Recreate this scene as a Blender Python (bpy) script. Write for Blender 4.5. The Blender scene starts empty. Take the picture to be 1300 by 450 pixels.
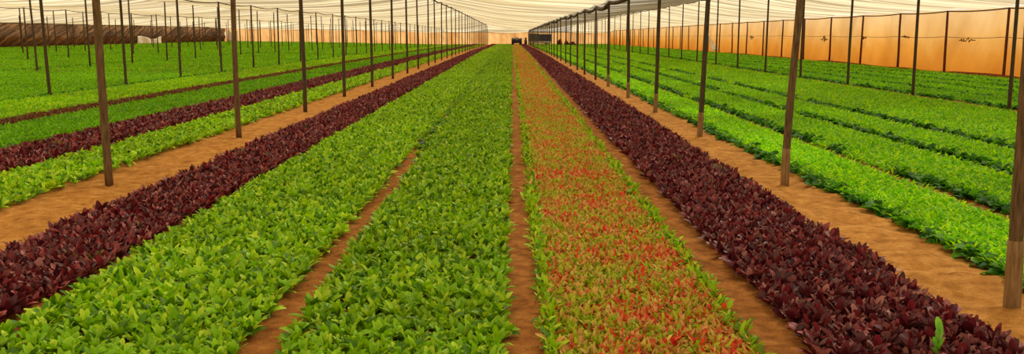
import bpy, math, random
import numpy as np
from mathutils import Vector

rng = np.random.default_rng(7)
random.seed(7)
scene = bpy.context.scene
COL = scene.collection

# ------------------------------------------------------------------ camera
F = 1150.0
H = 1.75
HOR = 43.0
TH = math.atan((225 - HOR) / F)
SN, CS = math.sin(TH), math.cos(TH)
cd = bpy.data.cameras.new('camera')
cd.sensor_width = 36.0
cd.lens = F / 1300 * 36.0
cd.clip_end = 1000
cam = bpy.data.objects.new('camera', cd)
cam.location = (0, 0, H)
cam.rotation_euler = (math.pi / 2 - TH, 0, 0)
COL.objects.link(cam)
scene.camera = cam


def depth_y(D, z=0.0):
    """world Y of a point at camera depth D and height z"""
    return (D - (H - z) * SN) / CS


def sstep(a, b, x):
    t = np.clip((x - a) / (b - a), 0, 1)
    return t * t * (3 - 2 * t)


def terrain(x, y):
    x = np.asarray(x, float); y = np.asarray(y, float)
    g = 0.0095 * (np.clip(-x, 12.95, 56) - 12.95)
    g = g - 0.36 * sstep(60, 185, y) * sstep(-46, -8, x)
    return g


# ------------------------------------------------------------------ smooth value noise (numpy)
def vnoise(x, y, seed=0):
    x = np.asarray(x, float); y = np.asarray(y, float)
    xi = np.floor(x).astype(np.int64); yi = np.floor(y).astype(np.int64)
    fx = x - xi; fy = y - yi
    fx = fx * fx * (3 - 2 * fx); fy = fy * fy * (3 - 2 * fy)

    def h(a, b):
        n = (a * 374761393 + b * 668265263 + seed * 2147483647) & 0xffffffff
        n = ((n ^ (n >> 13)) * 1274126177) & 0xffffffff
        n = n ^ (n >> 16)
        return (n & 0xffff) / 65535.0
    return ((h(xi, yi) * (1 - fx) + h(xi + 1, yi) * fx) * (1 - fy)
            + (h(xi, yi + 1) * (1 - fx) + h(xi + 1, yi + 1) * fx) * fy)


def fbm(x, y, seed=0):
    return (vnoise(x, y, seed) * .55 + vnoise(x * 2.1, y * 2.1, seed + 1) * .3
            + vnoise(x * 4.3, y * 4.3, seed + 2) * .15)


# ------------------------------------------------------------------ materials
def lin(r, g, b):
    def f(c):
        c /= 255.0
        return c / 12.92 if c <= .04045 else ((c + .055) / 1.055) ** 2.4
    return (f(r), f(g), f(b), 1.0)


def newmat(name):
    m = bpy.data.materials.new(name)
    m.use_nodes = True
    nt = m.node_tree
    nt.nodes.clear()
    out = nt.nodes.new('ShaderNodeOutputMaterial')
    return m, nt, out


def N(nt, t, **kw):
    n = nt.nodes.new(t)
    for k, v in kw.items():
        setattr(n, k, v)
    return n


def noise(nt, vec, scale, detail=4, rough=.55):
    n = N(nt, 'ShaderNodeTexNoise')
    n.inputs['Scale'].default_value = scale
    n.inputs['Detail'].default_value = detail
    n.inputs['Roughness'].default_value = rough
    if vec is not None:
        nt.links.new(vec, n.inputs['Vector'])
    return n


def ramp(nt, fac, stops):
    r = N(nt, 'ShaderNodeValToRGB')
    e = r.color_ramp.elements
    while len(e) > len(stops):
        e.remove(e[-1])
    while len(e) < len(stops):
        e.new(.5)
    for el, (p, c) in zip(e, stops):
        el.position = p
        el.color = c
    nt.links.new(fac, r.inputs['Fac'])
    return r


def mapped(nt, scale=(1, 1, 1), rot=(0, 0, 0)):
    tc = N(nt, 'ShaderNodeTexCoord')
    mp = N(nt, 'ShaderNodeMapping')
    mp.inputs['Scale'].default_value = scale
    mp.inputs['Rotation'].default_value = rot
    nt.links.new(tc.outputs['Object'], mp.inputs['Vector'])
    return mp.outputs['Vector']


def leaf_material(name, rough=.5, spec=.3, trans=.3, jitter=True):
    m, nt, out = newmat(name)
    at = N(nt, 'ShaderNodeAttribute', attribute_name='Col')
    hsv = N(nt, 'ShaderNodeHueSaturation')
    nt.links.new(at.outputs['Color'], hsv.inputs['Color'])
    if jitter:
        oi = N(nt, 'ShaderNodeObjectInfo')
        mr = N(nt, 'ShaderNodeMapRange')
        mr.inputs['To Min'].default_value = .88
        mr.inputs['To Max'].default_value = 1.12
        nt.links.new(oi.outputs['Random'], mr.inputs['Value'])
        nt.links.new(mr.outputs['Result'], hsv.inputs['Value'])
    p = N(nt, 'ShaderNodeBsdfPrincipled')
    p.inputs['Roughness'].default_value = rough
    p.inputs['Specular IOR Level'].default_value = spec
    nt.links.new(hsv.outputs['Color'], p.inputs['Base Color'])
    t = N(nt, 'ShaderNodeBsdfTranslucent')
    nt.links.new(hsv.outputs['Color'], t.inputs['Color'])
    mx = N(nt, 'ShaderNodeMixShader')
    mx.inputs[0].default_value = trans
    nt.links.new(p.outputs[0], mx.inputs[1])
    nt.links.new(t.outputs[0], mx.inputs[2])
    nt.links.new(mx.outputs[0], out.inputs['Surface'])
    return m


def simple_material(name, c1, c2, scale=20, rough=.7, spec=.3, stretch=(1, 1, 1), metal=0, bump=0):
    m, nt, out = newmat(name)
    v = mapped(nt, stretch)
    n = noise(nt, v, scale)
    r = ramp(nt, n.outputs['Fac'], [(.3, c1), (.7, c2)])
    p = N(nt, 'ShaderNodeBsdfPrincipled')
    p.inputs['Roughness'].default_value = rough
    p.inputs['Specular IOR Level'].default_value = spec
    p.inputs['Metallic'].default_value = metal
    nt.links.new(r.outputs['Color'], p.inputs['Base Color'])
    if bump:
        b = N(nt, 'ShaderNodeBump')
        b.inputs['Strength'].default_value = bump
        b.inputs['Distance'].default_value = .01
        nt.links.new(n.outputs['Fac'], b.inputs['Height'])
        nt.links.new(b.outputs['Normal'], p.inputs['Normal'])
    nt.links.new(p.outputs[0], out.inputs['Surface'])
    return m


def soil_material():
    m, nt, out = newmat('sandy_soil')
    v = mapped(nt)
    big = noise(nt, v, .9, 5)
    mid = noise(nt, v, 7, 6, .6)
    fine = noise(nt, v, 60, 4, .6)
    # rust-red earth in the cultivated strips, paler ochre sand on the walkways
    r1 = ramp(nt, mid.outputs['Fac'], [(.3, lin(150, 98, 40)), (.5, lin(186, 128, 58)), (.72, lin(212, 156, 84))])
    r2 = ramp(nt, mid.outputs['Fac'], [(.3, lin(122, 72, 32)), (.5, lin(160, 102, 46)), (.72, lin(190, 130, 66))])
    at = N(nt, 'ShaderNodeAttribute', attribute_name='walk')
    mix = N(nt, 'ShaderNodeMix', data_type='RGBA')
    nt.links.new(at.outputs['Fac'], mix.inputs[0])
    nt.links.new(r2.outputs['Color'], mix.inputs[6])
    nt.links.new(r1.outputs['Color'], mix.inputs[7])
    mix2 = N(nt, 'ShaderNodeMix', data_type='RGBA', blend_type='MULTIPLY')
    mix2.inputs[0].default_value = .5
    r3 = ramp(nt, fine.outputs['Fac'], [(.35, (.55, .5, .45, 1)), (.6, (1, 1, 1, 1))])
    nt.links.new(mix.outputs[2], mix2.inputs[6])
    nt.links.new(r3.outputs['Color'], mix2.inputs[7])
    mix3 = N(nt, 'ShaderNodeMix', data_type='RGBA', blend_type='MULTIPLY')
    mix3.inputs[0].default_value = .5
    r4 = ramp(nt, big.outputs['Fac'], [(.35, (.72, .66, .6, 1)), (.6, (1, 1, 1, 1))])
    nt.links.new(mix2.outputs[2], mix3.inputs[6])
    nt.links.new(r4.outputs['Color'], mix3.inputs[7])
    p = N(nt, 'ShaderNodeBsdfPrincipled')
    p.inputs['Roughness'].default_value = .95
    p.inputs['Specular IOR Level'].default_value = .1
    nt.links.new(mix3.outputs[2], p.inputs['Base Color'])
    add = N(nt, 'ShaderNodeMath', operation='MULTIPLY_ADD')
    add.inputs[1].default_value = .25
    nt.links.new(fine.outputs['Fac'], add.inputs[0])
    nt.links.new(mid.outputs['Fac'], add.inputs[2])
    b = N(nt, 'ShaderNodeBump')
    b.inputs['Strength'].default_value = .8
    b.inputs['Distance'].default_value = .05
    nt.links.new(add.outputs[0], b.inputs['Height'])
    nt.links.new(b.outputs['Normal'], p.inputs['Normal'])
    nt.links.new(p.outputs[0], out.inputs['Surface'])
    return m


def net_material(name, stops, streak_scale, open_fac, stretch, rot=(0, 0, 0), translucent=.75,
                 detail=4, height_ramp=None, open_var=0.0, use_st=False):
    """woven shade net: part open holes, part translucent threads"""
    m, nt, out = newmat(name)
    if use_st:
        st_ = N(nt, 'ShaderNodeAttribute', attribute_name='st')
        v = st_.outputs['Vector']
    else:
        v = mapped(nt, stretch, rot)
    n = noise(nt, v, streak_scale, detail, .6)
    r = ramp(nt, n.outputs['Fac'], stops)
    colour = r.outputs['Color']
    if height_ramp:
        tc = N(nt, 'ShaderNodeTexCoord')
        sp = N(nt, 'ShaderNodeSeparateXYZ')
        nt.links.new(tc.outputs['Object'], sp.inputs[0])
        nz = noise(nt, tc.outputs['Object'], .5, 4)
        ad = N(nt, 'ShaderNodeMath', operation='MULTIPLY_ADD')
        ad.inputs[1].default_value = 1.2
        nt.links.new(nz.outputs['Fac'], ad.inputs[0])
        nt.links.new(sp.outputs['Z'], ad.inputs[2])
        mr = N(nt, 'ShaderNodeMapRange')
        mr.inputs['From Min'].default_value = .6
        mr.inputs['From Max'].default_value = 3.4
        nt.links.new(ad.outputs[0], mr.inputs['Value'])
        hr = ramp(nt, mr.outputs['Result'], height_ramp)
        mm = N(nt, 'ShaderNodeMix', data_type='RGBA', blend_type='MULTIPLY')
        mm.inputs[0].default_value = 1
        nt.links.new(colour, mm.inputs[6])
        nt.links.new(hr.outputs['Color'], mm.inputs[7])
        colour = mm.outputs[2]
    d = N(nt, 'ShaderNodeBsdfDiffuse')
    t = N(nt, 'ShaderNodeBsdfTranslucent')
    nt.links.new(colour, d.inputs['Color'])
    nt.links.new(colour, t.inputs['Color'])
    m1 = N(nt, 'ShaderNodeMixShader')
    m1.inputs[0].default_value = translucent
    nt.links.new(d.outputs[0], m1.inputs[1])
    nt.links.new(t.outputs[0], m1.inputs[2])
    tr = N(nt, 'ShaderNodeBsdfTransparent')
    m2 = N(nt, 'ShaderNodeMixShader')
    m2.inputs[0].default_value = 1 - open_fac
    if open_var:
        mr2 = N(nt, 'ShaderNodeMapRange')
        mr2.inputs['From Min'].default_value = .3
        mr2.inputs['From Max'].default_value = .7
        mr2.inputs['To Min'].default_value = 1 - open_fac + open_var
        mr2.inputs['To Max'].default_value = 1 - open_fac - open_var
        nt.links.new(n.outputs['Fac'], mr2.inputs['Value'])
        nt.links.new(mr2.outputs['Result'], m2.inputs[0])
    nt.links.new(tr.outputs[0], m2.inputs[1])
    nt.links.new(m1.outputs[0], m2.inputs[2])
    nt.links.new(m2.outputs[0], out.inputs['Surface'])
    return m


M_SOIL = soil_material()
M_GREEN = leaf_material('green_leaf', .45, .3, .3)
M_CARPET = leaf_material('seedling_leaf', .55, .2, .48)
M_PURPLE = leaf_material('dark_red_leaf', .42, .4, .18)
M_CHARD = leaf_material('red_stem_leaf', .55, .25, .35)
M_WOOD = simple_material('weathered_pole_wood', lin(74, 52, 30), lin(128, 100, 64), 9, .75, .25, (6, 6, .7), bump=.5)
M_WOOD2 = simple_material('pale_stub_wood', lin(112, 82, 48), lin(160, 124, 80), 9, .8, .2, (6, 6, .8), bump=.5)
M_WOODD = simple_material('dark_pole_wood', lin(58, 46, 32), lin(92, 74, 50), 9, .75, .25, (6, 6, .7), bump=.5)
M_WALLPOST = simple_material('red_brown_pole_wood', lin(70, 30, 20), lin(110, 52, 30), 9, .75, .25, (6, 6, .7))
M_CABLE = simple_material('dark_cable', lin(52, 42, 28), lin(84, 68, 44), 30, .8, .2)
M_CEIL = net_material('cream_shade_net', [(.3, lin(96, 82, 58)), (.42, lin(142, 126, 94)), (.5, lin(178, 162, 128)), (.58, lin(204, 190, 154)), (.72, lin(226, 214, 184))],
                      1.0, .2, (.04, 1.2, .3), (0, 0, .04), .8, 6, open_var=.1)
M_CEIL_SHADED = net_material('shade_painted_net', [(.3, lin(70, 60, 44)), (.45, lin(102, 90, 68)), (.55, lin(132, 118, 92)), (.7, lin(164, 150, 120))],
                        1.0, .34, (.05, 1.1, .3), (0, 0, .05), .5, 6, open_var=.08)  # same net; shaded, obliquely seen side painted in as darker thread colours
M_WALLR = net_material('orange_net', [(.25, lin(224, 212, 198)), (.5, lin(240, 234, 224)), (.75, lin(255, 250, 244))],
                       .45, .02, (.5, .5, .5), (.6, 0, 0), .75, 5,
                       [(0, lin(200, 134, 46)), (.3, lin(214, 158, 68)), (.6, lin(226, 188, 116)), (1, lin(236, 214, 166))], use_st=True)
M_WALLB = net_material('pale_orange_net', [(.3, lin(190, 140, 78)), (.5, lin(220, 180, 118)), (.7, lin(238, 206, 152))],
                       1.0, .03, (.55, .2, .02), (0, 0, 0), .8, 5)
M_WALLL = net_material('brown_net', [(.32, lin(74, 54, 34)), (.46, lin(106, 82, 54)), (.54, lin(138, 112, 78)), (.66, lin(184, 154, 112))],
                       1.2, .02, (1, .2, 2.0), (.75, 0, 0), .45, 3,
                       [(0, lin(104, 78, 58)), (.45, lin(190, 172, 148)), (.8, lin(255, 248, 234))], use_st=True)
M_FLAP = net_material('white_torn_net', [(.3, lin(244, 236, 214)), (.7, lin(255, 252, 242))], 6, .02, (1, 1, 1), (0, 0, 0), .25)
M_TWINE = simple_material('dark_twine', lin(88, 56, 24), lin(128, 88, 40), 30, .8, .1)
M_TYRE = simple_material('black_rubber', lin(22, 20, 20), lin(40, 36, 34), 20, .8, .3)
M_BODY = simple_material('dark_machine_paint', lin(34, 32, 38), lin(56, 52, 56), 8, .5, .4)
M_GREYM = simple_material('grey_machine_metal', lin(120, 116, 112), lin(160, 156, 150), 8, .5, .4)
M_TARP = simple_material('blue_black_tarpaulin', lin(44, 52, 80), lin(72, 80, 112), 5, .7, .3)
M_TARP2 = simple_material('slate_grey_tarpaulin', lin(76, 88, 92), lin(108, 118, 120), 5, .7, .3)
M_PALE = simple_material('pale_base', lin(200, 180, 150), lin(224, 206, 176), 5, .8, .2)
M_HEAP = simple_material('dark_red_heap', lin(58, 26, 20), lin(104, 50, 34), 6, .9, .1)
M_BERM = simple_material('dark_earth_hem', lin(84, 36, 18), lin(140, 70, 34), 8, .9, .1)


# ------------------------------------------------------------------ mesh building
def link(name, me, mat, parent=None):
    o = bpy.data.objects.new(name, me)
    if mat is not None and len(me.materials) == 0:
        for m_ in (mat if isinstance(mat, (list, tuple)) else [mat]):
            me.materials.append(m_)
    COL.objects.link(o)
    if parent is not None:
        o.parent = parent
    return o


def tag(o, label, cat, group=None, kind=None):
    o['label'] = label
    if cat:
        o['category'] = cat
    if group:
        o['group'] = group
    if kind:
        o['kind'] = kind
    return o


def quads_mesh(name, V, Q, col=None, smooth=True):
    me = bpy.data.meshes.new(name)
    V = np.ascontiguousarray(V, np.float32); Q = np.ascontiguousarray(Q, np.int32)
    me.vertices.add(len(V)); me.vertices.foreach_set('co', V.ravel())
    me.loops.add(Q.size); me.loops.foreach_set('vertex_index', Q.ravel())
    me.polygons.add(len(Q))
    me.polygons.foreach_set('loop_start', np.arange(len(Q), dtype=np.int32) * 4)
    me.polygons.foreach_set('use_smooth', np.full(len(Q), smooth, dtype=bool))
    if col is not None:
        a = me.attributes.new('Col', 'FLOAT_COLOR', 'POINT')
        a.data.foreach_set('color', np.ascontiguousarray(col, np.float32).ravel())
    me.update(calc_edges=True)
    return me


PROF = {4: [.12, .66, 1.0, .9, .3], 3: [.14, .88, .98, .28], 2: [.2, 1.0, .25]}


class Leaves:
    """collects leaf blades, all quads"""
    def __init__(self):
        self.V = []; self.Q = []; self.C = []; self.n = 0

    def add(self, P, az, L, W, e0, curl, fold, rows, c0, c1, roll=None):
        """c0 / c1: colours (N,3) at the stalk and on the blade"""
        n = len(P)
        if n == 0:
            return
        ca, sa = np.cos(az), np.sin(az)
        if roll is None:
            roll = np.zeros(n)
        rr = rows if rows > 1 else 2
        ts = np.linspace(0, 1, rr + 1)
        r = np.zeros(n); z = np.zeros(n)
        cent = []; nrm = []
        for i, t in enumerate(ts):
            e = e0 - curl * t
            if i:
                em = e0 - curl * (t - .5 / rr)
                r = r + L / rr * np.cos(em); z = z + L / rr * np.sin(em)
            cent.append(np.stack([P[:, 0] + r * ca, P[:, 1] + r * sa, P[:, 2] + z], 1))
            nrm.append(np.stack([-np.sin(e) * ca, -np.sin(e) * sa, np.cos(e)], 1))
        side = np.stack([-sa, ca, np.zeros(n)], 1)
        if rows == 1:  # far blade: one folded quad
            wv = (W * .5)[:, None]
            s2 = side * np.cos(roll)[:, None] + nrm[1] * np.sin(roll)[:, None]
            V = np.stack([cent[0], cent[1] - s2 * wv, cent[2], cent[1] + s2 * wv], 1)
            C = np.stack([c0, c1, c1, c1], 1)
            Q = np.arange(4)[None, None, :].repeat(n, 0)
            k = 4
        else:
            pr = PROF[rr]
            rows_v = []; rows_c = []
            for i, t in enumerate(ts):
                s2 = side * np.cos(roll)[:, None] + nrm[i] * np.sin(roll)[:, None]
                n2 = nrm[i] * np.cos(roll)[:, None] - side * np.sin(roll)[:, None]
                w = (W * .5 * pr[i])[:, None]
                up = n2 * w * fold[:, None]
                rows_v.append(np.stack([cent[i] - s2 * w + up, cent[i], cent[i] + s2 * w + up], 1))
                f = min(1.0, t * 2.2)
                cc = c0 * (1 - f) + c1 * f
                rows_c.append(np.stack([cc, cc * .92 + .08 * c0, cc], 1))
            V = np.concatenate(rows_v, 1); C = np.concatenate(rows_c, 1)
            k = 3 * (rr + 1)
            q = []
            for i in range(rr):
                for j in range(2):
                    a = i * 3 + j
                    q.append([a, a + 1, a + 4, a + 3])
            Q = np.array(q)[None].repeat(n, 0)
        off = (self.n + np.arange(n) * k)[:, None, None]
        Q = (Q + off).reshape(-1, 4)
        self.V.append(V.reshape(-1, 3)); self.Q.append(Q)
        C = C.reshape(-1, 3)
        self.C.append(np.concatenate([C, np.ones((len(C), 1))], 1))
        self.n += n * k

    def mesh(self, name):
        return quads_mesh(name, np.concatenate(self.V), np.concatenate(self.Q), np.concatenate(self.C))


def L3(*c):
    return np.array(lin(*c)[:3])


GREEN_PAL = np.array([L3(146, 192, 6), L3(126, 178, 6), L3(166, 206, 12), L3(78, 126, 8), L3(188, 216, 40), L3(136, 188, 6)])
GREEN_STALK = L3(146, 180, 60)
CARP_PAL = np.array([L3(150, 212, 4), L3(132, 200, 4), L3(172, 224, 8), L3(106, 178, 6), L3(194, 230, 24)])
CARP2_PAL = np.array([L3(126, 190, 2), L3(108, 176, 4), L3(148, 206, 8), L3(88, 154, 6)])
EDGE_PAL = np.array([L3(62, 118, 18), L3(80, 140, 22), L3(48, 98, 16), L3(98, 156, 26)])
PURP_PAL = np.array([L3(104, 30, 36), L3(82, 22, 30), L3(130, 36, 42), L3(62, 18, 26), L3(150, 62, 62), L3(96, 42, 40), L3(160, 96, 88)])
PURP_STALK = L3(120, 30, 50)
RED_PAL = np.array([L3(224, 74, 44), L3(226, 50, 40), L3(222, 138, 74), L3(196, 96, 50), L3(228, 176, 104), L3(222, 162, 88), L3(214, 132, 68)])
CHG_PAL = np.array([L3(168, 190, 26), L3(148, 180, 20), L3(198, 200, 56), L3(122, 152, 22), L3(214, 186, 90), L3(214, 170, 84), L3(178, 192, 40)])


def pick(pal, n, r=rng):
    c = pal[r.integers(0, len(pal), n)]
    return np.clip(c * r.uniform(.85, 1.15, (n, 1)), 0, 1)


def plants(acc, P, kind, rows, k=1.0, r=rng):
    """P: (N,3) plant bases; k enlarges blades where plants are thinned out with distance"""
    n = len(P)
    if n == 0:
        return
    if kind == 'green':
        m = 10
        PP = np.repeat(P, m, 0); N_ = n * m
        ring = np.tile(np.arange(m), n)
        az = np.repeat(r.uniform(0, 6.28, n), m) + ring * 2.4 + r.normal(0, .3, N_)
        inner = ring / m
        L = (.105 + .035 * r.random(N_)) * (1 - .12 * inner)
        W = L * r.uniform(.28, .42, N_)
        e0 = np.radians(56 + 30 * inner + r.normal(0, 10, N_))
        curl = np.radians(r.uniform(10, 95, N_)) * (1 - .3 * inner)
        sc = np.repeat(r.uniform(.8, 1.15, n), m)
        c1 = pick(GREEN_PAL, N_, r); c0 = np.repeat(GREEN_STALK[None], N_, 0)
        tint = np.repeat(fbm(P[:, 0] * 1.3, P[:, 1] * 1.3, 3), m)[:, None]
        c1 = c1 * (.78 + .44 * tint)
        fold = r.uniform(.1, .5, N_)
    elif kind == 'purple':
        m = 11
        PP = np.repeat(P, m, 0); N_ = n * m
        ring = np.tile(np.arange(m), n)
        az = np.repeat(r.uniform(0, 6.28, n), m) + ring * 2.4 + r.normal(0, .3, N_)
        inner = ring / m
        L = (.085 + .04 * r.random(N_)) * (1 - .1 * inner)
        W = L * r.uniform(.26, .42, N_)
        e0 = np.radians(50 + 38 * inner + r.normal(0, 10, N_))
        curl = np.radians(r.uniform(-5, 75, N_))
        sc = np.repeat(r.uniform(.85, 1.3, n), m)
        c1 = pick(PURP_PAL, N_, r); c0 = np.repeat(PURP_STALK[None], N_, 0)
        odd = (np.repeat(vnoise(P[:, 0] * 3.1, P[:, 1] * 3.1, 9), m) > .9) & (r.random(N_) < .35)
        c1[odd] = pick(np.array([L3(128, 118, 50), L3(104, 96, 48)]), int(odd.sum()), r)
        fold = r.uniform(.0, .5, N_)
    elif kind == 'chard':
        m = 12
        PP = np.repeat(P, m, 0); N_ = n * m
        PP = PP + np.concatenate([r.normal(0, .02, (N_, 2)), np.zeros((N_, 1))], 1)
        az = r.uniform(0, 6.28, N_)
        L = .042 + .04 * r.random(N_)
        W = L * r.uniform(.18, .36, N_)
        e0 = np.radians(r.uniform(40, 88, N_))
        curl = np.radians(r.uniform(0, 80, N_))
        sc = np.repeat(r.uniform(.8, 1.2, n), m)
        redness = .62 * fbm(PP[:, 0] * 2.2, PP[:, 1] * 1.6, 21) + .5 * vnoise(PP[:, 0] * 6, PP[:, 1] * 6, 5) - .05
        edge = np.minimum(sstep(.19, .33, PP[:, 0]), 1 - sstep(1.25, 1.39, PP[:, 0]))
        redness = (.1 + 1.5 * (redness - .3)) * edge
        isred = r.random(N_) < redness * 1.05
        c1 = np.where(isred[:, None], pick(RED_PAL, N_, r), pick(CHG_PAL, N_, r))
        gr = (edge < .5)[:, None]
        c1 = np.where(gr & ~isred[:, None], pick(GREEN_PAL, N_, r), c1)
        c0 = np.where(r.random((N_, 1)) < .55, RED_PAL[1][None], CHG_PAL[2][None])
        big = (edge < .5) & (r.random(N_) < .6)
        L = np.where(big, L * 1.45, L); W = np.where(big, W * 1.5, W)
        fold = r.uniform(.0, .5, N_)
    elif kind in ('carpet', 'carpet2', 'edge', 'brown'):
        m = 10
        PP = np.repeat(P, m, 0); N_ = n * m
        PP = PP + np.concatenate([r.normal(0, .025 * k, (N_, 2)), np.zeros((N_, 1))], 1)
        az = r.uniform(0, 6.28, N_)
        if kind == 'edge':
            L = .11 + .04 * r.random(N_); W = L * r.uniform(.5, .7, N_)
            e0 = np.radians(r.uniform(25, 75, N_)); curl = np.radians(r.uniform(30, 100, N_))
            c1 = pick(EDGE_PAL, N_, r)
            fold = r.uniform(0, .3, N_)
        else:
            L = .085 + .04 * r.random(N_); W = .016 + .012 * r.random(N_)
            e0 = np.radians(r.uniform(60, 90, N_)); curl = np.radians(r.uniform(40, 130, N_))
            c1 = pick({'carpet': CARP_PAL, 'carpet2': CARP2_PAL, 'brown': np.array([L3(110, 50, 34), L3(132, 70, 40), L3(96, 40, 34), L3(120, 110, 44)])}[kind], N_, r)
            tint = np.repeat(fbm(P[:, 0] * .5, P[:, 1] * .5, 31), m)[:, None]
            c1 = c1 * (.75 + .5 * tint)
            fold = r.uniform(0, .5, N_)
        sc = np.repeat(r.uniform(.85, 1.15, n), m)
        c0 = c1 * .8
    L = L * sc * (1 + (k - 1) * .35); W = W * sc * k
    roll = r.normal(0, .35, N_)
    acc.add(PP, az, L, W, e0, curl, fold, rows, c0, np.clip(c1, 0, 1), roll)


def scatter(x0, x1, y0, y1, sp, r=rng, wob=.05):
    """jittered grid of plant bases between x0..x1 (bed edges waver a little)"""
    if y1 <= y0 or x1 <= x0:
        return np.zeros((0, 3))
    nx = max(1, int(round((x1 - x0) / sp))); ny = max(1, int((y1 - y0) / sp))
    gx = (np.arange(nx) + .5) / nx * (x1 - x0) + x0
    gy = (np.arange(ny) + .5) / ny * (y1 - y0) + y0
    X, Y = np.meshgrid(gx, gy)
    X = X.ravel() + r.uniform(-.42, .42, X.size) * sp
    Y = Y.ravel() + r.uniform(-.42, .42, Y.size) * sp
    u = (X - x0) / (x1 - x0)
    wl = (fbm(Y * 1.1, Y * 0 + x0 * 7, 11) - .5) * 2 * wob
    wr = (fbm(Y * 1.1, Y * 0 + x1 * 7, 12) - .5) * 2 * wob
    X = X + wl * (1 - u) + wr * u
    keep = (X < (Y + .6) * .5753 + 4) & (X > -(Y + .6) * .5753 - 4)   # inside the view and a step beyond
    X = X[keep]; Y = Y[keep]
    return np.stack([X, Y, terrain(X, Y) - .004], 1)


# ------------------------------------------------------------------ ground
def bands(pieces):
    out = []
    for a, b, s in pieces:
        n = max(1, int(round((b - a) / s)))
        out += list(a + (b - a) * np.arange(n) / n)
    out.append(pieces[-1][1])
    return np.array(out)


xs = bands([(-260, -75, 18), (-75, -16, 2.5), (-16, -6.5, .5), (-6.5, 5.5, .06), (5.5, 14, .5), (14, 45, 2.5), (45, 260, 18)])
ys = bands([(-4, 3, .5), (3, 16, .06), (16, 40, .35), (40, 240, 3), (240, 520, 20)])
GX, GY = np.meshgrid(xs, ys)
walk = np.maximum(sstep(-5.4, -5.2, GX) * (1 - sstep(-4.15, -3.95, GX)),
                  sstep(2.6, 2.8, GX) * (1 - sstep(3.6, 3.8, GX)))
out_side = 1 - sstep(19.5, 20.5, GX) * 0
GZ = terrain(GX, GY)
lump = (fbm(GX * 2.5, GY * 2.5, 41) - .5) * .06 + (fbm(GX * 6, GY * 6, 44) - .5) * .07
GZ = GZ + lump * (.3 + .7 * walk) * (1 - sstep(30, 60, GY)) - .012
V = np.stack([GX.ravel(), GY.ravel(), GZ.ravel()], 1)
nx = len(xs); ny = len(ys)
idx = np.arange(nx * ny).reshape(ny, nx)
Q = np.stack([idx[:-1, :-1].ravel(), idx[:-1, 1:].ravel(), idx[1:, 1:].ravel(), idx[1:, :-1].ravel()], 1)
me = quads_mesh('floor', V, Q)
a = me.attributes.new('walk', 'FLOAT', 'POINT')
a.data.foreach_set('value', walk.ravel().astype(np.float32))
floor = link('floor', me, M_SOIL)
floor['kind'] = 'structure'


# ------------------------------------------------------------------ roof net and walls
XL_WALL = -52.5
X_R = 19.8
Y_BACK_R = 190.0
Y_BACK_L = 168.0
ROWS = {  # x, first depth, count, top height over datum, name
    'R1': (3.22, 5.83, 38, 2.80),
    'L1': (-4.71, 10.6, 36, 3.86),
    'R2': (11.46, 20.9, 34, 3.83),
    'L2': (-12.95, 25.4, 32, 3.18),
    'L3': (-21.0, 40.1, 28, 3.85),
    'L4': (-29.05, 54.4, 24, 3.25),
    'L5': (-37.2, 69.0, 20, 3.85),
    'L6': (-45.3, 83.8, 16, 3.25),
}


def y_back(x):
    return Y_BACK_R + (Y_BACK_L - Y_BACK_R) * (X_R - np.asarray(x, float)) / (X_R - XL_WALL)


RX = np.array([XL_WALL, -45.3, -37.2, -29.05, -21.0, -12.95, -4.71, 3.22, 11.46, 19.8])
RZ = np.array([2.6, 3.25, 3.85, 3.25, 3.85, 3.18, 3.86, 2.87, 3.83, 2.86])


def roof(x, y, wr=True):
    x = np.asarray(x, float); y = np.asarray(y, float)
    z = np.interp(x, RX, RZ)
    z = z + terrain(x, y) * .85
    # the net comes down towards the far wall
    yb = Y_BACK_R + (Y_BACK_L - Y_BACK_R) * (X_R - x) / (X_R - XL_WALL)
    z = z - (z - (terrain(x, y) + 2.5)) * sstep(-13, -1, y - yb)
    return z


def roof_net(x, y):
    z = roof(x, y)
    ph = np.abs(((y - 1.0) / 5.0) % 1 - .5) * 2          # 1 at posts, 0 midway
    z = z - .10 * (1 - ph ** 2)
    k = np.interp(x, RX, np.arange(len(RX)))
    across = 1 - np.abs((k % 1) - .5) * 2
    z = z - .22 * np.sin(across * math.pi / 2) * (.6 + .4 * vnoise(x * 0 + np.floor(k), y * .2, 61))
    z = z + (vnoise(x * .1, y * 1.1, 51) - .5) * .16 * across + (vnoise(x * .16, y * 2.7, 52) - .5) * .07 * across
    return z + .03


xs_c = np.unique(np.concatenate([np.linspace(RX[i], RX[i + 1], 9) for i in range(len(RX) - 1)]))
ys_c = bands([(-2, 70, .18), (70, 192, .4)])
CX, CY = np.meshgrid(xs_c, ys_c)
CY = np.minimum(CY, y_back(CX))
CZ = roof_net(CX, CY)
V = np.stack([CX.ravel(), CY.ravel(), CZ.ravel()], 1)
nx = len(xs_c); ny = len(ys_c)
idx = np.arange(nx * ny).reshape(ny, nx)
Q = np.stack([idx[:-1, :-1].ravel(), idx[:-1, 1:].ravel(), idx[1:, 1:].ravel(), idx[1:, :-1].ravel()], 1)
me = quads_mesh('ceiling', V, Q)
me.materials.append(M_CEIL); me.materials.append(M_CEIL_SHADED)
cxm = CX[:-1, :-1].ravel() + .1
mi = ((cxm > 3.22) & (cxm < 11.46)).astype(np.int32)  # bay whose shade is painted into the net colour
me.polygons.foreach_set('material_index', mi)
ceiling = link('ceiling', me, None)
ceiling['kind'] = 'structure'


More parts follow.
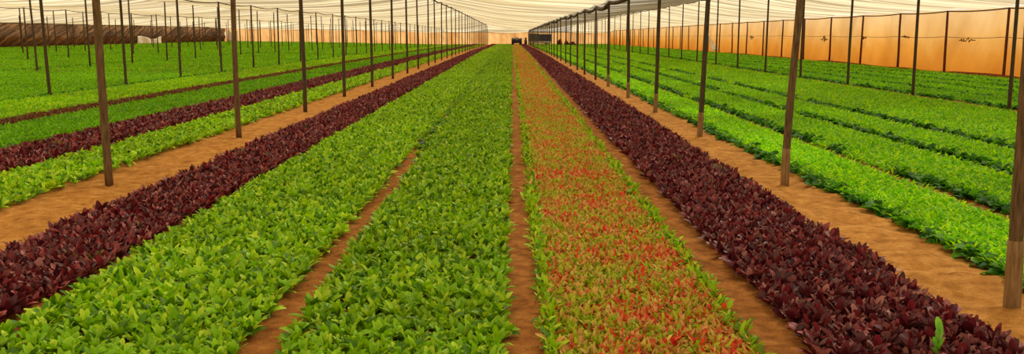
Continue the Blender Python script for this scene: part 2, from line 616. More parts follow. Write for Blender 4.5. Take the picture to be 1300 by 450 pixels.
def wall_sheet(name, p0, p1, ztop, amp, mat, n_u, n_v, seed, post_step=5.0, normal=(1, 0), diag=1.0):
    """net wall: hangs from the top line with folds, sags a little between posts"""
    u = np.linspace(0, 1, n_u); v = np.linspace(0, 1, n_v)
    U, W_ = np.meshgrid(u, v)
    X = p0[0] + (p1[0] - p0[0]) * U; Y = p0[1] + (p1[1] - p0[1]) * U
    length = math.hypot(p1[0] - p0[0], p1[1] - p0[1])
    s = U * length
    zb = terrain(X, Y) + .0
    zt = ztop(X, Y)
    zz = zb + (zt - zb) * W_
    d = (fbm(s * 1.2 + zz * diag, zz * .5 + s * .1, seed) - .5) * amp * np.sin(np.clip(W_, 0.02, 1) * math.pi * .9 + .15)
    d = d + (vnoise(s * .35, zz * .3, seed + 5) - .5) * amp
    X = X + normal[0] * d; Y = Y + normal[1] * d
    V = np.stack([X.ravel(), Y.ravel(), zz.ravel()], 1)
    idx = np.arange(n_u * n_v).reshape(n_v, n_u)
    Q = np.stack([idx[:-1, :-1].ravel(), idx[:-1, 1:].ravel(), idx[1:, 1:].ravel(), idx[1:, :-1].ravel()], 1)
    me = quads_mesh(name, V, Q)
    at_ = me.attributes.new('st', 'FLOAT_VECTOR', 'POINT')
    sv = np.stack([s * .8 - zz * diag, s * .06 + zz * .25, zz * 0], -1).reshape(-1, 3).astype(np.float32)
    at_.data.foreach_set('vector', sv.ravel())
    o = link(name, me, mat)
    o['kind'] = 'structure'
    return o


def top_r(X, Y):
    return roof(X, Y) - .07 + .05 * np.abs(((Y - 36.4) / 5.0) % 1 - .5)


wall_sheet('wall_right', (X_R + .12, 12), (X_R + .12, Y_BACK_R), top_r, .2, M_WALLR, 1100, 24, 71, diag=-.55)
wall_sheet('wall_back', (XL_WALL, Y_BACK_L), (X_R + .12, Y_BACK_R), lambda X, Y: roof(X, Y) - .02, .3, M_WALLB, 500, 14, 81, normal=(0, 1), diag=.1)
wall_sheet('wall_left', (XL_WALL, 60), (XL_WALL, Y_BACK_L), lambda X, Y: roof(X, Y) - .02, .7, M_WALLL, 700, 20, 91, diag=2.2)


# ------------------------------------------------------------------ tubes and boxes
def tube(points, radii, seg=8, cap=True):
    pts = [Vector(p) for p in points]
    V = []; Fc = []
    n = len(pts)
    for i, p in enumerate(pts):
        d = (pts[min(i + 1, n - 1)] - pts[max(i - 1, 0)]).normalized()
        ref = Vector((0, 0, 1)) if abs(d.z) < .9 else Vector((1, 0, 0))
        s = d.cross(ref).normalized(); t = s.cross(d).normalized()
        for k in range(seg):
            a_ = 2 * math.pi * k / seg
            V.append(p + (s * math.cos(a_) + t * math.sin(a_)) * radii[i])
    for i in range(n - 1):
        for k in range(seg):
            k2 = (k + 1) % seg
            Fc.append((i * seg + k, i * seg + k2, (i + 1) * seg + k2, (i + 1) * seg + k))
    if cap:
        Fc.append(tuple(range(seg))[::-1]); Fc.append(tuple((n - 1) * seg + k for k in range(seg)))
    return V, Fc


class MB:
    def __init__(self):
        self.V = []; self.F = []

    def add(self, vf):
        o = len(self.V)
        self.V += [tuple(v) for v in vf[0]]
        self.F += [tuple(i + o for i in f) for f in vf[1]]
        return self

    def box(self, x0, x1, y0, y1, z0, z1, b=.0):
        if b <= 0:
            v = [(x, y, z) for z in (z0, z1) for y in (y0, y1) for x in (x0, x1)]
            f = [(0, 2, 3, 1), (4, 5, 7, 6), (0, 1, 5, 4), (2, 6, 7, 3), (0, 4, 6, 2), (1, 3, 7, 5)]
            return self.add((v, f))
        import bmesh
        bm = bmesh.new()
        bmesh.ops.create_cube(bm, size=1)
        for v in bm.verts:
            v.co = Vector(((x0 + x1) / 2 + v.co.x * (x1 - x0), (y0 + y1) / 2 + v.co.y * (y1 - y0), (z0 + z1) / 2 + v.co.z * (z1 - z0)))
        bmesh.ops.bevel(bm, geom=list(bm.edges), offset=b, segments=2, affect='EDGES')
        bm.verts.index_update()
        vf = ([tuple(v.co) for v in bm.verts], [tuple(v.index for v in f.verts) for f in bm.faces])
        bm.free()
        return self.add(vf)

    def wheel(self, c, r, w, seg=28):
        """tyre with rounded shoulders and a dished middle, axle along x"""
        prof = [(-w * .3, r * .45), (-w * .5, r * .55), (-w * .5, r * .88), (-w * .35, r), (w * .35, r), (w * .5, r * .88), (w * .5, r * .55), (w * .3, r * .45)]
        V = []; Fc = []
        for k in range(seg):
            a_ = 2 * math.pi * k / seg
            for (dx, rr) in prof:
                V.append((c[0] + dx, c[1] + math.cos(a_) * rr, c[2] + math.sin(a_) * rr))
        m = len(prof)
        for k in range(seg):
            k2 = (k + 1) % seg
            for j in range(m):
                j2 = (j + 1) % m
                Fc.append((k * m + j, k * m + j2, k2 * m + j2, k2 * m + j))
        return self.add((V, Fc))

    def mesh(self, name, smooth=True):
        me = bpy.data.meshes.new(name)
        me.from_pydata(self.V, [], self.F)
        me.polygons.foreach_set('use_smooth', [smooth] * len(me.polygons))
        me.update()
        return me

    def build(self, name, mat, parent=None, smooth=False):
        return link(name, self.mesh(name, smooth), mat, parent)


# ------------------------------------------------------------------ poles
ORD = ['nearest', 'second', 'third', 'fourth', 'fifth', 'sixth', 'seventh', 'eighth', 'ninth', 'tenth', 'eleventh', 'twelfth',
       'thirteenth', 'fourteenth', 'fifteenth', 'sixteenth']
ROWTXT = {
    'R1': ('in the row beside the right sandy walkway', 'poles along the right sandy walkway', 'rough brown wooden pole'),
    'L1': ('in the row beside the left sandy walkway', 'poles along the left sandy walkway', 'slim brown wooden pole'),
    'R2': ('in the row through right green field', 'poles through the right green field', 'slim dark wooden pole'),
    'L2': ('in row edging wide left field', 'poles edging the wide left field', 'slim grey-brown wooden pole'),
    'L3': ('in first row inside wide left field', 'poles of the first row inside the left field', 'thin grey-brown pole'),
    'L4': ('in second row inside wide left field', 'poles of the second row inside the left field', 'thin faint pole'),
    'L5': ('in third row inside wide left field', 'poles of the third row inside the left field', 'thin faint pole'),
    'L6': ('in the row before the brown left net wall', 'poles before the brown left net wall', 'thin faint pole'),
    'W': ('fixed against the orange net wall', 'poles against the orange net wall', 'reddish brown pole'),
}
LEAN = {('R1', 0): -.018, ('R1', 1): .026, ('R1', 2): .03, ('L2', 0): -.02, ('R1', 3): .015, ('R2', 1): .0, ('L3', 0): -.03}
RAD = {'R1': .042, 'L1': .044, 'R2': .042, 'L2': .045, 'L3': .045, 'L4': .045, 'L5': .045, 'L6': .045, 'W': .055}
post_xy = {}
pr = random.Random(3)


def make_post(row, i, x, y, ztop, dim):
    z0 = float(terrain(x, y)) - .08
    ln = LEAN.get((row, i), pr.gauss(0, .007)); ly = pr.gauss(0, .006)
    hgt = ztop - z0
    r0 = RAD[row]
    pts = []; rad = []
    near = y < 45
    n = 12 if near else 4
    b1, b2 = pr.uniform(-.012, .012), pr.uniform(-.012, .012)
    for k in range(n + 1):
        t = k / n
        pts.append((ln * hgt * t + b1 * math.sin(t * 6), ly * hgt * t + b2 * math.sin(t * 5 + 1), hgt * t - .08))
        rad.append(r0 * (1.08 - .18 * t) * (1 + (pr.uniform(-.04, .04) if near else 0)))
    mb = MB().add(tube(pts, rad, 10 if near else 6))
    mat = M_WOOD if row in ('R1', 'L1') and i < 2 else (M_WALLPOST if row == 'W' else M_WOODD)
    o = mb.build('support_pole' if row != 'W' else 'wall_pole', mat, None, True)
    o.location = (x, y, z0 + .08)
    txt, grp, look = ROWTXT[row]
    if i < len(ORD) and not (row in ('L5', 'L6') and i > 3):
        w = ORD[i] + (' ' if i == 0 else ' nearest ')
        tag(o, f'{look}, {w.strip()} {txt}', 'pole', grp)
    else:
        tag(o, f'distant {look.replace("rough ", "")} far back {txt}', 'pole', grp)
    if row == 'R1' and i < 6:   # thicker paler butt of the stake
        hh = .45 if i == 0 else .42
        kk = max(1, int(hh / hgt * n))
        p2 = []; r2 = []
        for k in range(6):
            t = k / 5 * (hh + .08) / hgt
            p2.append((ln * hgt * t + b1 * math.sin(t * 6), ly * hgt * t + b2 * math.sin(t * 5 + 1), hgt * t - .08))
            r2.append(r0 * (1.26 - .1 * k / 5 + pr.uniform(-.03, .03)))
        s = MB().add(tube(p2, r2, 12)).build('base_stub', M_WOOD2, o, True)
        s['label'] = 'thicker paler lower end of the pole'
    return o


for row, (x, d0, cnt, ht) in ROWS.items():
    lst = []
    for i in range(cnt):
        y = float(depth_y(d0 + (4.86 if row == 'R1' else 5.02) * i, 0))
        if y > y_back(x) - 1.5:
            break
        jx = pr.gauss(0, .02) if i > 2 else 0
        zt = float(roof_net(x, y)) - .035
        make_post(row, i, x + jx, y, zt, 0)
        lst.append((x + jx, y, zt))
    post_xy[row] = lst
lst = []
for i in range(-1, 31):
    y = float(depth_y(36.4 + 5.0 * i, 0))
    if y > Y_BACK_R - 1:
        break
    zt = float(roof_net(X_R, y)) - .06
    if i >= 0:
        make_post('W', i, X_R - .06, y, zt, 0)
    lst.append((X_R - .06, y, zt))
post_xy['W'] = lst


# ------------------------------------------------------------------ cables along the rows
def row_cable(row, rad, label, sag, y0=None, mat=M_CABLE, wav=0.0, bunch=0.0, dx=0.0, name='roof_cable'):
    P = list(post_xy[row])
    first = P[0]
    while P[0][1] > 4:
        x, y, _ = P[0]
        P.insert(0, (ROWS[row][0] if row in ROWS else x, y - 5.02, float(roof(first[0], y - 5.02))))
    pts = []; rr = []
    for a_, b_ in zip(P[:-1], P[1:]):
        n = 8
        for k in range(n):
            t = k / n
            lean = 0
            xx = a_[0] + (b_[0] - a_[0]) * t + dx; yy = a_[1] + (b_[1] - a_[1]) * t
            s = sag * 4 * t * (1 - t) * (1 + wav * math.sin(a_[1] * .9))
            pts.append((xx, yy, min(float(roof_net(xx, yy)) - .03, a_[2] + (b_[2] - a_[2]) * t - s) - rad))
            rr.append(rad * (1 + bunch * (vnoise(pts[-1][1] * .7, 0, 15) - .4)))
    pts.append(P[-1]); rr.append(rad)
    o = MB().add(tube(pts, rr, 6)).build(name, mat, None, True)
    tag(o, label, 'cable')
    return o


row_cable('R1', .055, 'thick dark rolled net seam running over the right walkway poles', .10, wav=.5, bunch=.9, name='net_seam')
row_cable('L1', .04, 'dark cable running over the left walkway poles', .06)
row_cable('R2', .03, 'dark cable over the poles of the right green field', .06)
row_cable('L2', .022, 'thin cable over the poles edging the wide left field', .08)
row_cable('L3', .022, 'thin cable over the first pole row inside the left field', .1)
row_cable('L4', .022, 'thin faint cable over the second pole row inside the left field', .1)
row_cable('W', .03, 'dark cable along the top edge of the orange net wall', .05, dx=-.02)

# back wall and left wall top cables
for nm, a_, b_, lab in (('back', (XL_WALL, Y_BACK_L), (X_R, Y_BACK_R), 'thin dark cable along the top of the far pale net wall'),
                        ('left', (XL_WALL + .1, 60), (XL_WALL + .1, Y_BACK_L), 'dark cable along the top of the brown left net wall')):
    pts = []
    for k in range(80):
        t = k / 79
        x = a_[0] + (b_[0] - a_[0]) * t; y = a_[1] + (b_[1] - a_[1]) * t - (.4 if nm == 'back' else 0)
        pts.append((x + (.45 if nm == 'left' else 0), y, float(roof(x, y)) - .04))
    tag(MB().add(tube(pts, [.1] * 80, 5)).build('roof_cable', M_CABLE, None, True), lab, 'cable')

# mid-height cord along the orange wall, with knots of tangled twine
pts = []
W_ = post_xy['W']
for a_, b_ in zip(W_[:-1], W_[1:]):
    for k in range(6):
        t = k / 6
        y = a_[1] + (b_[1] - a_[1]) * t
        pts.append((X_R - .16, y, float(terrain(X_R, y)) + 1.62 - .05 * 4 * t * (1 - t)))
tag(MB().add(tube(pts, [.011] * len(pts), 4)).build('brown_twine', M_TWINE, None, True), 'thin brown cord along the middle of the orange net wall', 'cord')


def wall_pt(px, py, x=X_R - .2):
    D = F * x / (px - 650)
    y_cam = (py - 225) / F * D
    # height: camera space down = y_cam
    Y = D * CS - y_cam * SN
    Z = H - (D * SN + y_cam * CS)
    return (x, Y, Z)


kn = random.Random(5)
for (px, py, sz, where) in ((1228, 51, .42, 'nearest, largest knot on the orange net wall'), (1151, 47, .3, 'second nearest knot on the orange net wall'),
                            (1098, 48, .22, 'third nearest knot on the orange net wall'), (1047, 50, .42, 'fourth nearest knot on the orange net wall'),
                            (955, 47, .4, 'farthest clear knot on the orange net wall, beyond the torn flap pole')):
    c = wall_pt(px, py)
    pts = []
    p = [-.5 * sz * 2, 0]
    n = 26
    for k in range(n):
        t = k / (n - 1)
        pts.append((c[0] - .02 - .04 * kn.random(), c[1] + (.5 - t) * sz * 3 + kn.gauss(0, sz * .16), c[2] + kn.gauss(0, sz * .22) * math.sin(t * math.pi)))
    o = MB().add(tube(pts, [.02] * n, 5)).build('twine_knot', M_TWINE, None, True)
    tag(o, 'tangled dark twine, ' + where, 'twine', 'twine knots on the orange net wall')

# torn white flap of net hanging from the orange wall
c0 = wall_pt(899, 40); c1 = wall_pt(911, 64)
mb = MB()
n = 9
V = []; Fc = []
for i in range(n):
    t = i / (n - 1)
    for j in range(5):
        s = j / 4
        yy = c0[1] + (c1[1] - c0[1]) * t + (s - .5) * (.5 + 2.1 * t)
        V.append((c0[0] - .08 - .15 * t * math.sin(s * 5 + t * 3) - .1 * t, yy, c0[2] + (c1[2] - c0[2]) * t + .05 * math.sin(s * 6)))
for i in range(n - 1):
    for j in range(4):
        a_ = i * 5 + j
        Fc.append((a_, a_ + 1, a_ + 6, a_ + 5))
mb.add((V, Fc))
o = mb.build('torn_net_flap', M_FLAP, None, True)
m_ = o.modifiers.new('thick', 'SOLIDIFY'); m_.thickness = .01
tag(o, 'pale torn flap of net hanging on the orange net wall', 'net flap')

def pale_sheet(x0, y0, x1, y1, z0, z1, label):
    V = []; Fc = []
    n = 24; m = 7
    L = math.hypot(x1 - x0, y1 - y0); nxn, nyn = (y1 - y0) / L, -(x1 - x0) / L
    for i in range(n):
        t = i / (n - 1)
        for j in range(m):
            s_ = j / (m - 1)
            d = .12 * math.sin(t * 17 + s_ * 2) + .1 * s_ * math.sin(t * 5)
            x = x0 + (x1 - x0) * t + nxn * d; y = y0 + (y1 - y0) * t + nyn * d
            V.append((x, y, float(terrain(x, y)) + z0 + (z1 - z0) * s_ * (.8 + .2 * math.sin(t * 6 + 1))))
    for i in range(n - 1):
        for j in range(m - 1):
            a_ = i * m + j
            Fc.append((a_, a_ + 1, a_ + m + 1, a_ + m))
    o = MB().add((V, Fc)).build('pale_sheet', M_FLAP, None, True)
    md = o.modifiers.new('thick', 'SOLIDIFY'); md.thickness = .02
    tag(o, label, 'sheet')


pale_sheet(XL_WALL + .8, depth_y(125), XL_WALL + .8, depth_y(134), 0, 1.1, 'low pale sheet leaning against the brown left net wall')
pale_sheet(-52.0, y_back(-52.0) - .8, -50.2, y_back(-50.2) - .8, 0, 2.2, 'tall pale sheet hanging in the far left corner where the walls meet')

# earth heaped over the hem of the right wall
pts = []; rr = []
y = 12.0
while y < Y_BACK_R - 1:
    pts.append((X_R - .12 + .1 * float(vnoise(y, 0, 3)), y, float(terrain(X_R, y)) - .04))
    rr.append(.06 + .16 * float(vnoise(y * .35, 5, 8)) ** 1.5)
    y += .5
tag(MB().add(tube(pts, rr, 7)).build('earth_ridge', M_BERM, None, True), 'low dark red earth ridge along the foot of the orange net wall', 'earth')

# ------------------------------------------------------------------ crop beds
LODS = [  # y from, y to, spacing factor, blade rows, enlarge
    (3.6, 10, 1.0, 4, 1.0), (10, 20, 1.15, 3, 1.12), (20, 40, 1.5, 2, 1.4), (40, 80, 2.4, 1, 2.0), (80, 188, 4.2, 1, 3.1)]


def bed(x0, x1, kind, base_sp, name, label, cat, skip_y=None, y_from=3.6, wob=.05, extra=None):
    acc = Leaves()
    for (a_, b_, sf, rows, k) in LODS:
        a2 = max(a_, y_from)
        b2 = min(b_, float(y_back((x0 + x1) / 2)) - 2.2)
        if b2 <= a2:
            continue
        P = scatter(x0, x1, a2, b2, base_sp * sf, wob=wob)
        if skip_y is not None and a_ < 12:
            P = P[[skip_y(p) for p in P]]
        plants(acc, P, kind, rows, k)
    if extra:
        extra(acc)
    o = link(name, acc.mesh(name), {'green': M_GREEN, 'purple': M_PURPLE, 'chard': M_CHARD}.get(kind, M_CARPET))
    tag(o, label, cat, kind='stuff')
    return o


# the plants nearest to the camera are things of their own: 300 of each kind
def kind_variants(kind, n, name, mat):
    out_ = []
    r2 = np.random.default_rng(100 + hash(name) % 1 + len(name))
    for i in range(n):
        acc = Leaves()
        plants(acc, np.zeros((1, 3)), kind, 4, 1.0, r2)
        me = acc.mesh(name)
        me.materials.append(mat)
        out_.append(me)
    return out_


def in_view(p, margin=.1):
    D = p[1] * CS + (H - .1) * SN
    yc = (H - .1) * CS - p[1] * SN
    return abs(p[0]) / D * F < 650 + F * margin / D and yc / D * F + 225 < 450 + F * margin / D


def individuals(beds, base_sp, kind, name, mat, limit, cat, nvar=10):
    """beds: (x0, x1, label, group); returns cut rows y so that the rest can be stuff"""
    P = []
    for bi, (x0, x1, lab, grp) in enumerate(beds):
        for p in scatter(x0, x1, 3.6, 10, base_sp):
            P.append((p[1], bi, tuple(p)))
    P.sort()
    chosen = []; rest = [[] for _ in beds]
    for yv, bi, p in P:
        if in_view(p) and len(chosen) < limit:
            chosen.append((bi, p))
        else:
            rest[bi].append(p)
    var = kind_variants(kind, nvar, name, mat)
    first = None
    for j, (bi, p) in enumerate(chosen):
        me = var[j % nvar]
        if first is None:
            o = bpy.data.objects.new(name, me); first = o
        else:
            o = first.copy(); o.data = me
        o.location = p
        s = random.uniform(.92, 1.1)
        o.scale = (s, s, s)
        o.rotation_euler = (0, 0, random.uniform(0, 6.28))
        tag(o, beds[bi][2], cat, beds[bi][3])
        COL.objects.link(o)
    return [np.array(r_) if r_ else np.zeros((0, 3)) for r_ in rest]


G_SP, P_SP, C_SP = .088, .08, .056
gb = [(-2.96, -1.5, 'young green leafy plant in the front of the left green bed', 'green plants at the front of the left green bed'),
      (-1.27, -.04, 'young green leafy plant in the front of the centre green bed', 'green plants at the front of the centre green bed')]
rest_g = individuals(gb, G_SP, 'green', 'leafy_green_plant', M_GREEN, 300, 'plant')
pb = [(-4.04, -3.08, 'dark red leafy plant in the front of the left dark red bed', 'dark red plants at the front of the left bed'),
      (1.65, 2.74, 'dark red leafy plant in the front of the right dark red bed', 'dark red plants at the front of the right bed')]
rest_p = individuals(pb, P_SP, 'purple', 'red_leaf_plant', M_PURPLE, 300, 'plant')
cb = [(.2, 1.37, 'tiny mixed red and green seedling in the front of the red-speckled bed', 'seedlings at the front of the red-speckled bed')]
rc_r = np.random.default_rng(5)


def chard_individuals(limit):
    P = scatter(.2, 1.37, 3.6, 10, C_SP)
    P = P[np.argsort(P[:, 1])]
    mask = np.array([in_view(p) for p in P])
    ids = np.where(mask)[0][:limit]
    first = None
    for i in ids:
        acc = Leaves()
        plants(acc, P[i:i + 1], 'chard', 4, 1.0, rng)
        V_ = np.concatenate(acc.V) - P[i][None]
        me = quads_mesh('red_green_seedling', V_, np.concatenate(acc.Q), np.concatenate(acc.C))
        me.materials.append(M_CHARD)
        o = bpy.data.objects.new('red_green_seedling', me)
        o.location = P[i]
        tag(o, cb[0][2], 'seedling', cb[0][3])
        COL.objects.link(o)
    keep = np.ones(len(P), bool); keep[ids] = False
    return P[keep]


rest_c = chard_individuals(300)


def rest_adder(P, kind, cut=10):
    return lambda acc: plants(acc, P, kind, 4, 1.0)


def fill_gap(acc):
    # leaves meet over the path between the two green beds farther back
    for (a2, b2, sf, rows, k) in ((10, 20, 1.3, 3, 1), (20, 40, 1.6, 2, 1.2), (40, 80, 2.5, 1, 1.6), (80, 186, 4.2, 1, 2.2)):
        for (xa, xb, kd) in ((-1.5, -1.43, 'green'), (-1.42, -1.35, 'edge'), (-1.34, -1.27, 'green')):
            P = scatter(xa, xb, a2, b2, .12 * sf)
            P = P[rng.random(len(P)) < sstep(9, 21, P[:, 1]) * (.7 if kd == 'edge' else 1)]
            plants(acc, P, kd, rows, (k ** .5) * (.8 if kd == 'edge' else 1))


bed(-2.96, -1.5, 'green', G_SP, 'green_crop', 'bright green leafy crop filling the left green bed', 'crop', y_from=10, extra=rest_adder(rest_g[0], 'green'))
bed(-1.27, -.04, 'green', G_SP, 'green_crop', 'bright green leafy crop filling the centre bed left of the narrow path', 'crop', y_from=10, extra=lambda acc: (rest_adder(rest_g[1], 'green')(acc), fill_gap(acc)))
bed(-4.04, -3.08, 'purple', P_SP, 'red_leaf_crop', 'dark red leafy crop filling the bed beside the left sandy walkway', 'crop', y_from=10, extra=rest_adder(rest_p[0], 'purple'))
bed(1.65, 2.74, 'purple', P_SP, 'red_leaf_crop', 'dark red leafy crop filling the bed beside the right sandy walkway', 'crop', y_from=10, extra=rest_adder(rest_p[1], 'purple'))
bed(.2, 1.37, 'chard', C_SP, 'seedling_crop', 'red-speckled young crop filling the bed right of the narrow path', 'crop', y_from=10, extra=rest_adder(rest_c, 'chard'))

# left bay
bed(-6.2, -5.15, 'green', .105, 'green_crop', 'green leafy crop strip just beyond the left sandy walkway', 'crop', y_from=4)
bed(-7.55, -6.4, 'purple', .105, 'red_leaf_crop', 'dark red crop strip between two green strips on the left', 'crop', y_from=4.5)
bed(-9.6, -7.75, 'carpet2', .10, 'green_crop', 'green crop strip between the wide and the narrow dark red strips', 'crop', y_from=6.5)
bed(-10.35, -9.75, 'brown', .10, 'red_leaf_crop', 'thin brownish red crop strip farthest left before the wide field', 'crop', y_from=9)
bed(-12.95, -10.45, 'carpet', .11, 'green_crop', 'light green crop strip bordering the wide left field poles', 'crop', y_from=10)


def wide(x0, x1, kind, sp, label, y_from, name='green_seedlings', edge=False, step=1.4, gap=.12):
    acc = Leaves()
    x = x0
    while x < x1 - .3:
        xe = min(x + step, x1)
        for (a_, b_, sf, rows, k) in LODS:
            a2 = max(a_, y_from); b2 = min(b_, float(y_back(x)) - 2.2)
            if b2 <= a2:
                continue
            plants(acc, scatter(x + gap / 2, xe - gap / 2, a2, b2, sp * sf), kind, min(rows, 3), k)
            if edge == 'right':
                plants(acc, scatter(xe - .16, xe + .04, a2, b2, .1 * sf), 'edge', min(rows, 3), k ** .5)
            elif edge:
                rws = min(rows, 3)
                P = scatter(x, x + .12, a2, b2, .1 * sf)
                P = P[(fbm(P[:, 1] * .5, P[:, 0] * .2 + x, 77) > .3) | (x < 4)]
                plants(acc, P, 'edge', rws, k ** .5)
                Pf = scatter(x - .06, x + .1, a2, b2, sp * 1.25 * sf)
                Pf = Pf[(fbm(Pf[:, 1] * .5, Pf[:, 0] * .2 + x, 77) < .33) & (x > 4)]
                plants(acc, Pf, kind, rws, k)
        x = xe
    o = link(name, acc.mesh(name), M_CARPET)
    tag(o, label, 'crop', kind='stuff')
    return o


wide(-50.5, -13.0, 'carpet2', .125, 'wide even green field of seedlings on the far left', 15, step=9.375, gap=.1, edge='right')

# right bay: edge row of broader leaves, then dense seedlings
wide(3.6, 4.62, 'carpet', .06, 'dense bright green seedlings in the strip beside the right sandy walkway', 3.6, edge=True, step=1.02, gap=.1)
wide(4.87, 6.17, 'carpet', .065, 'dense bright green seedlings in the second strip right of the walkway', 3.6, edge=True, step=1.3, gap=.22)
wide(6.29, 7.52, 'carpet', .07, 'dense bright green seedlings in the third strip right of the walkway', 4.5, edge=True, step=1.25, gap=.22)
wide(7.66, 11.2, 'carpet', .08, 'dense yellow-green seedlings in the broad strip before the field poles', 6.5, edge=True, step=3.6, gap=.2)
wide(11.75, 19.4, 'carpet2', .11, 'darker green seedlings between the field poles and the orange net wall', 12, edge=True, step=1.53, gap=.3)

# a lone bright green weed in the right dark red bed
acc = Leaves()
rw = np.random.default_rng(8)
nw = 9
Pw = np.zeros((nw, 3)); Pw[:, 2] = rw.uniform(0, .16, nw)
acc.add(Pw, rw.uniform(0, 6.28, nw), rw.uniform(.09, .13, nw), rw.uniform(.035, .05, nw), np.radians(rw.uniform(55, 88, nw)), np.radians(rw.uniform(0, 40, nw)),
        rw.uniform(.1, .4, nw), 4, np.repeat(L3(150, 200, 60)[None], nw, 0), pick(np.array([L3(150, 214, 60), L3(130, 200, 50)]), nw, rw))
me = acc.mesh('green_weed')
o = link('green_weed', me, M_GREEN)
o.location = (2.27, 4.62, .02)
o.scale = (.9, .9, .9)
st = MB().add(tube([(0, 0, -.01), (.004, 0, .1), (0, .004, .2)], [.006, .005, .003], 6)).build('stem', M_CARPET, o, True)
a = st.data.attributes.new('Col', 'FLOAT_COLOR', 'POINT')
a.data.foreach_set('color', [c for _ in st.data.vertices for c in lin(150, 200, 70)])
tag(o, 'lone bright green weed standing in the right dark red bed', 'weed')


# ------------------------------------------------------------------ far things
def at_px(px, py, D):
    yc = (py - 225) / F * D
    return ((px - 650) / F * D, D * CS - yc * SN, H - (D * SN + yc * CS))


# small tractor seen from behind
D = 176.0
cx, cy, _ = at_px(656, 56, D)
gz = float(terrain(cx, cy)) - .012
e = bpy.data.objects.new('tractor', None); COL.objects.link(e); e.location = (cx, cy, gz)
tag(e, 'small dark tractor parked at the far end of the centre beds', 'tractor')
for s in (-1, 1):
    MB().wheel((s * .76, .1, .62), .62, .5).build('rear_wheel', M_TYRE, e, True)
    MB().wheel((s * .6, 1.7, .38), .38, .26).build('front_wheel', M_TYRE, e, True)
MB().box(-.5, .5, .1, 2.0, .3, 1.25, .08).build('engine_hood', M_BODY, e)
MB().box(-.5, .5, -.25, .25, .45, .85, .06).build('rear_axle_housing', M_BODY, e)
mb = MB().box(-.3, .3, -.2, .25, .9, 1.0, .03).box(-.3, .3, -.27, -.18, .95, 1.4, .03)
mb.build('seat', M_GREYM, e)
for s in (-1, 1):
    mb = MB()
    vs = []; fs = []
    for k in range(9):
        a_ = math.radians(20 + 140 * k / 8)
        for xx in (s * .54, s * 1.0):
            for rr in (.68, .71):
                vs.append((xx, .1 + math.cos(a_) * rr, .62 + math.sin(a_) * rr))
    for k in range(8):
        b_ = k * 4
        fs += [(b_, b_ + 2, b_ + 6, b_ + 4), (b_ + 1, b_ + 5, b_ + 7, b_ + 3), (b_, b_ + 4, b_ + 5, b_ + 1), (b_ + 2, b_ + 3, b_ + 7, b_ + 6)]
    mb.add((vs, fs)).build('mudguard', M_BODY, e)
MB().add(tube([(0, .75, 1.15), (0, .62, 1.4)], [.02, .02], 6)).add(tube([(.17 * math.cos(a_ / 12 * 6.283), .62 + .05 * math.sin(a_ / 12 * 6.283), 1.4 + .16 * math.sin(a_ / 12 * 6.283)) for a_ in range(13)], [.015] * 13, 5)).build('steering_wheel', M_BODY, e)

# covered wagon at right
D = 172.0
x0, cy, _ = at_px(671, 55, D); x1 = at_px(700.5, 55, D)[0]
gz = float(terrain((x0 + x1) / 2, cy)) - .012
w = x1 - x0
e = bpy.data.objects.new('covered_wagon', None); COL.objects.link(e); e.location = ((x0 + x1) / 2, cy, gz)
tag(e, 'long dark covered wagon on a pale base at the far end right', 'wagon')
MB().box(-w / 2, -w * .03, 0, 2.0, .75, 2.15, .05).build('cover', M_TARP2, e)['label'] = 'slate grey left half of the cover'
MB().box(w * -.03, w / 2, 0, 2.0, .75, 2.05, .05).build('cover', M_TARP, e)['label'] = 'blue-black right half of the cover'
MB().box(-w / 2 - .03, w / 2 + .03, -.03, 2.03, .34, .73, .03).build('base', M_PALE, e)
for xx in (-w * .32, w * .3):
    for yy in (.25, 1.75):
        vf = MB().wheel((0, 0, 0), .3, .2, 20)
        vf.V = [(v[1] + xx, v[0] + yy, v[2] + .3) for v in vf.V]
        vf.build('wheel', M_TYRE, e, True)
for k in range(9):
    xx = -w / 2 + w * (k + .5) / 9
    MB().add(tube([(xx, -.02, .75), (xx, -.02, 2.0)], [.025, .025], 5)).build('strap', M_GREYM if k % 4 == 0 else M_BODY, e)

# upright machine in front-left of the wagon
D = 171.0
cx, cy, _ = at_px(667.5, 56, D)
gz = float(terrain(cx, cy)) - .012
e = bpy.data.objects.new('tiller_machine', None); COL.objects.link(e); e.location = (cx, cy, gz)
tag(e, 'narrow dark upright machine standing left of the covered wagon', 'machine')
for s in (-1, 1):
    MB().wheel((s * .18, 0, .3), .3, .14, 20).build('wheel', M_TYRE, e, True)
MB().box(-.26, .26, -.15, .5, .2, .95, .05).build('engine', M_BODY, e)
MB().box(-.16, .16, .0, .28, .96, 1.45, .04).build('fuel_tank', M_BODY, e)
MB().add(tube([(-.22, -.6, 1.1), (-.12, .0, .7), (.12, .0, .7), (.22, -.6, 1.1)], [.02] * 4, 6)).build('handlebar', M_GREYM, e)


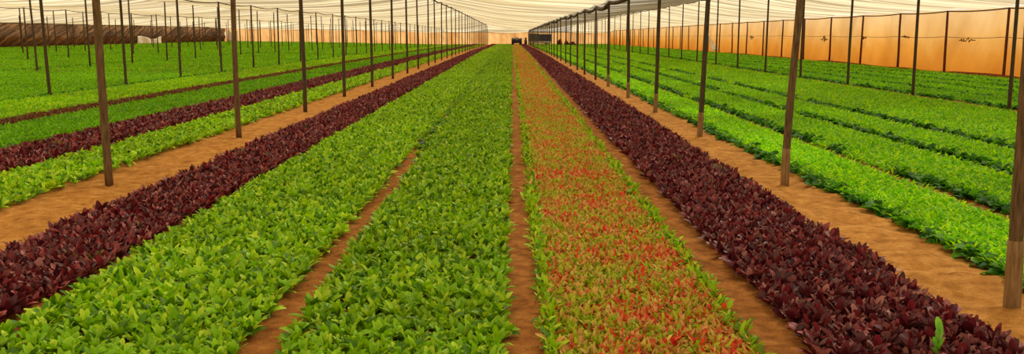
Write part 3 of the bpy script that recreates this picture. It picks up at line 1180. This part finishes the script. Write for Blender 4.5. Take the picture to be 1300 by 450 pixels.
# dark reddish heaps right of the wagon
def heap(px, py, wpx, hpx, D, label, seed, group=None, mat=M_HEAP, name='earth_heap', cat='heap'):
    cx, cy, _ = at_px(px, py, D)
    gz = float(terrain(cx, cy)) - .05
    w = wpx / F * D; h = hpx / F * D
    n = 18; V = []; Fc = []
    for i in range(9):
        ph = i / 8 * math.pi / 2
        for k in range(n):
            a_ = 2 * math.pi * k / n
            r_ = math.cos(ph) * (w / 2) * (.8 + .45 * float(vnoise(k * .9 + seed, i * .7, seed)))
            V.append((math.cos(a_) * r_, math.sin(a_) * r_ * .8, math.sin(ph) * h * (.85 + .3 * float(vnoise(k * .7, i + seed, seed + 1)))))
    for i in range(8):
        for k in range(n):
            k2 = (k + 1) % n
            Fc.append((i * n + k, i * n + k2, (i + 1) * n + k2, (i + 1) * n + k))
    o = MB().add((V, Fc)).build(name, mat, None, True)
    o.location = (cx, cy, gz)
    tag(o, label, cat, group)


heap(710.5, 56, 7, 7.5, 165, 'dark reddish heap just right of the covered wagon', 3, 'dark heaps right of the wagon')
heap(719, 56, 6, 6.5, 165, 'dark reddish heap in the middle of three right of the wagon', 5, 'dark heaps right of the wagon')
heap(726.5, 56, 9, 5.0, 165, 'widest, lowest dark heap at the right end of three', 8, 'dark heaps right of the wagon')
heap(283, 61.5, 7, 2.2, 105, 'small dark clump at the edge of the far left field by a grey pole', 11, None, M_TYRE, 'dark_clump', 'clump')
heap(80, 61.5, 8, 2.0, 95, 'small dark clump on the left field below the brown net wall', 12, None, M_TYRE, 'dark_clump', 'clump')

# ------------------------------------------------------------------ light: bright hazy overcast sky with a veiled sun
w = bpy.data.worlds.new('sky')
scene.world = w
w.use_nodes = True
nt = w.node_tree
nt.nodes.clear()
out = N(nt, 'ShaderNodeOutputWorld')
bg = N(nt, 'ShaderNodeBackground')
tc = N(nt, 'ShaderNodeTexCoord')
sp = N(nt, 'ShaderNodeSeparateXYZ')
nt.links.new(tc.outputs['Generated'], sp.inputs[0])
r = ramp(nt, sp.outputs['Z'], [(0, (.80, .70, .55, 1)), (.15, (.95, .86, .70, 1)), (1, (1.0, .95, .84, 1))])
nt.links.new(r.outputs['Color'], bg.inputs['Color'])
bg.inputs['Strength'].default_value = 1.15
nt.links.new(bg.outputs[0], out.inputs['Surface'])

sd = bpy.data.lights.new('sun', 'SUN')
sd.energy = 5.0
sd.angle = math.radians(25)
sd.color = (1, .93, .78)
so = bpy.data.objects.new('sun', sd)
so.rotation_euler = (math.radians(-28), math.radians(24), 0)
COL.objects.link(so)

vs = scene.view_settings
vs.view_transform = 'Standard'
vs.look = 'None'
vs.gamma = 1.0
vs.use_curve_mapping = False
vs.exposure = 0.12
cy_ = scene.cycles
cy_.max_bounces = 6
cy_.diffuse_bounces = 3
cy_.transmission_bounces = 4
cy_.transparent_max_bounces = 8
cy_.caustics_reflective = False
cy_.caustics_refractive = False
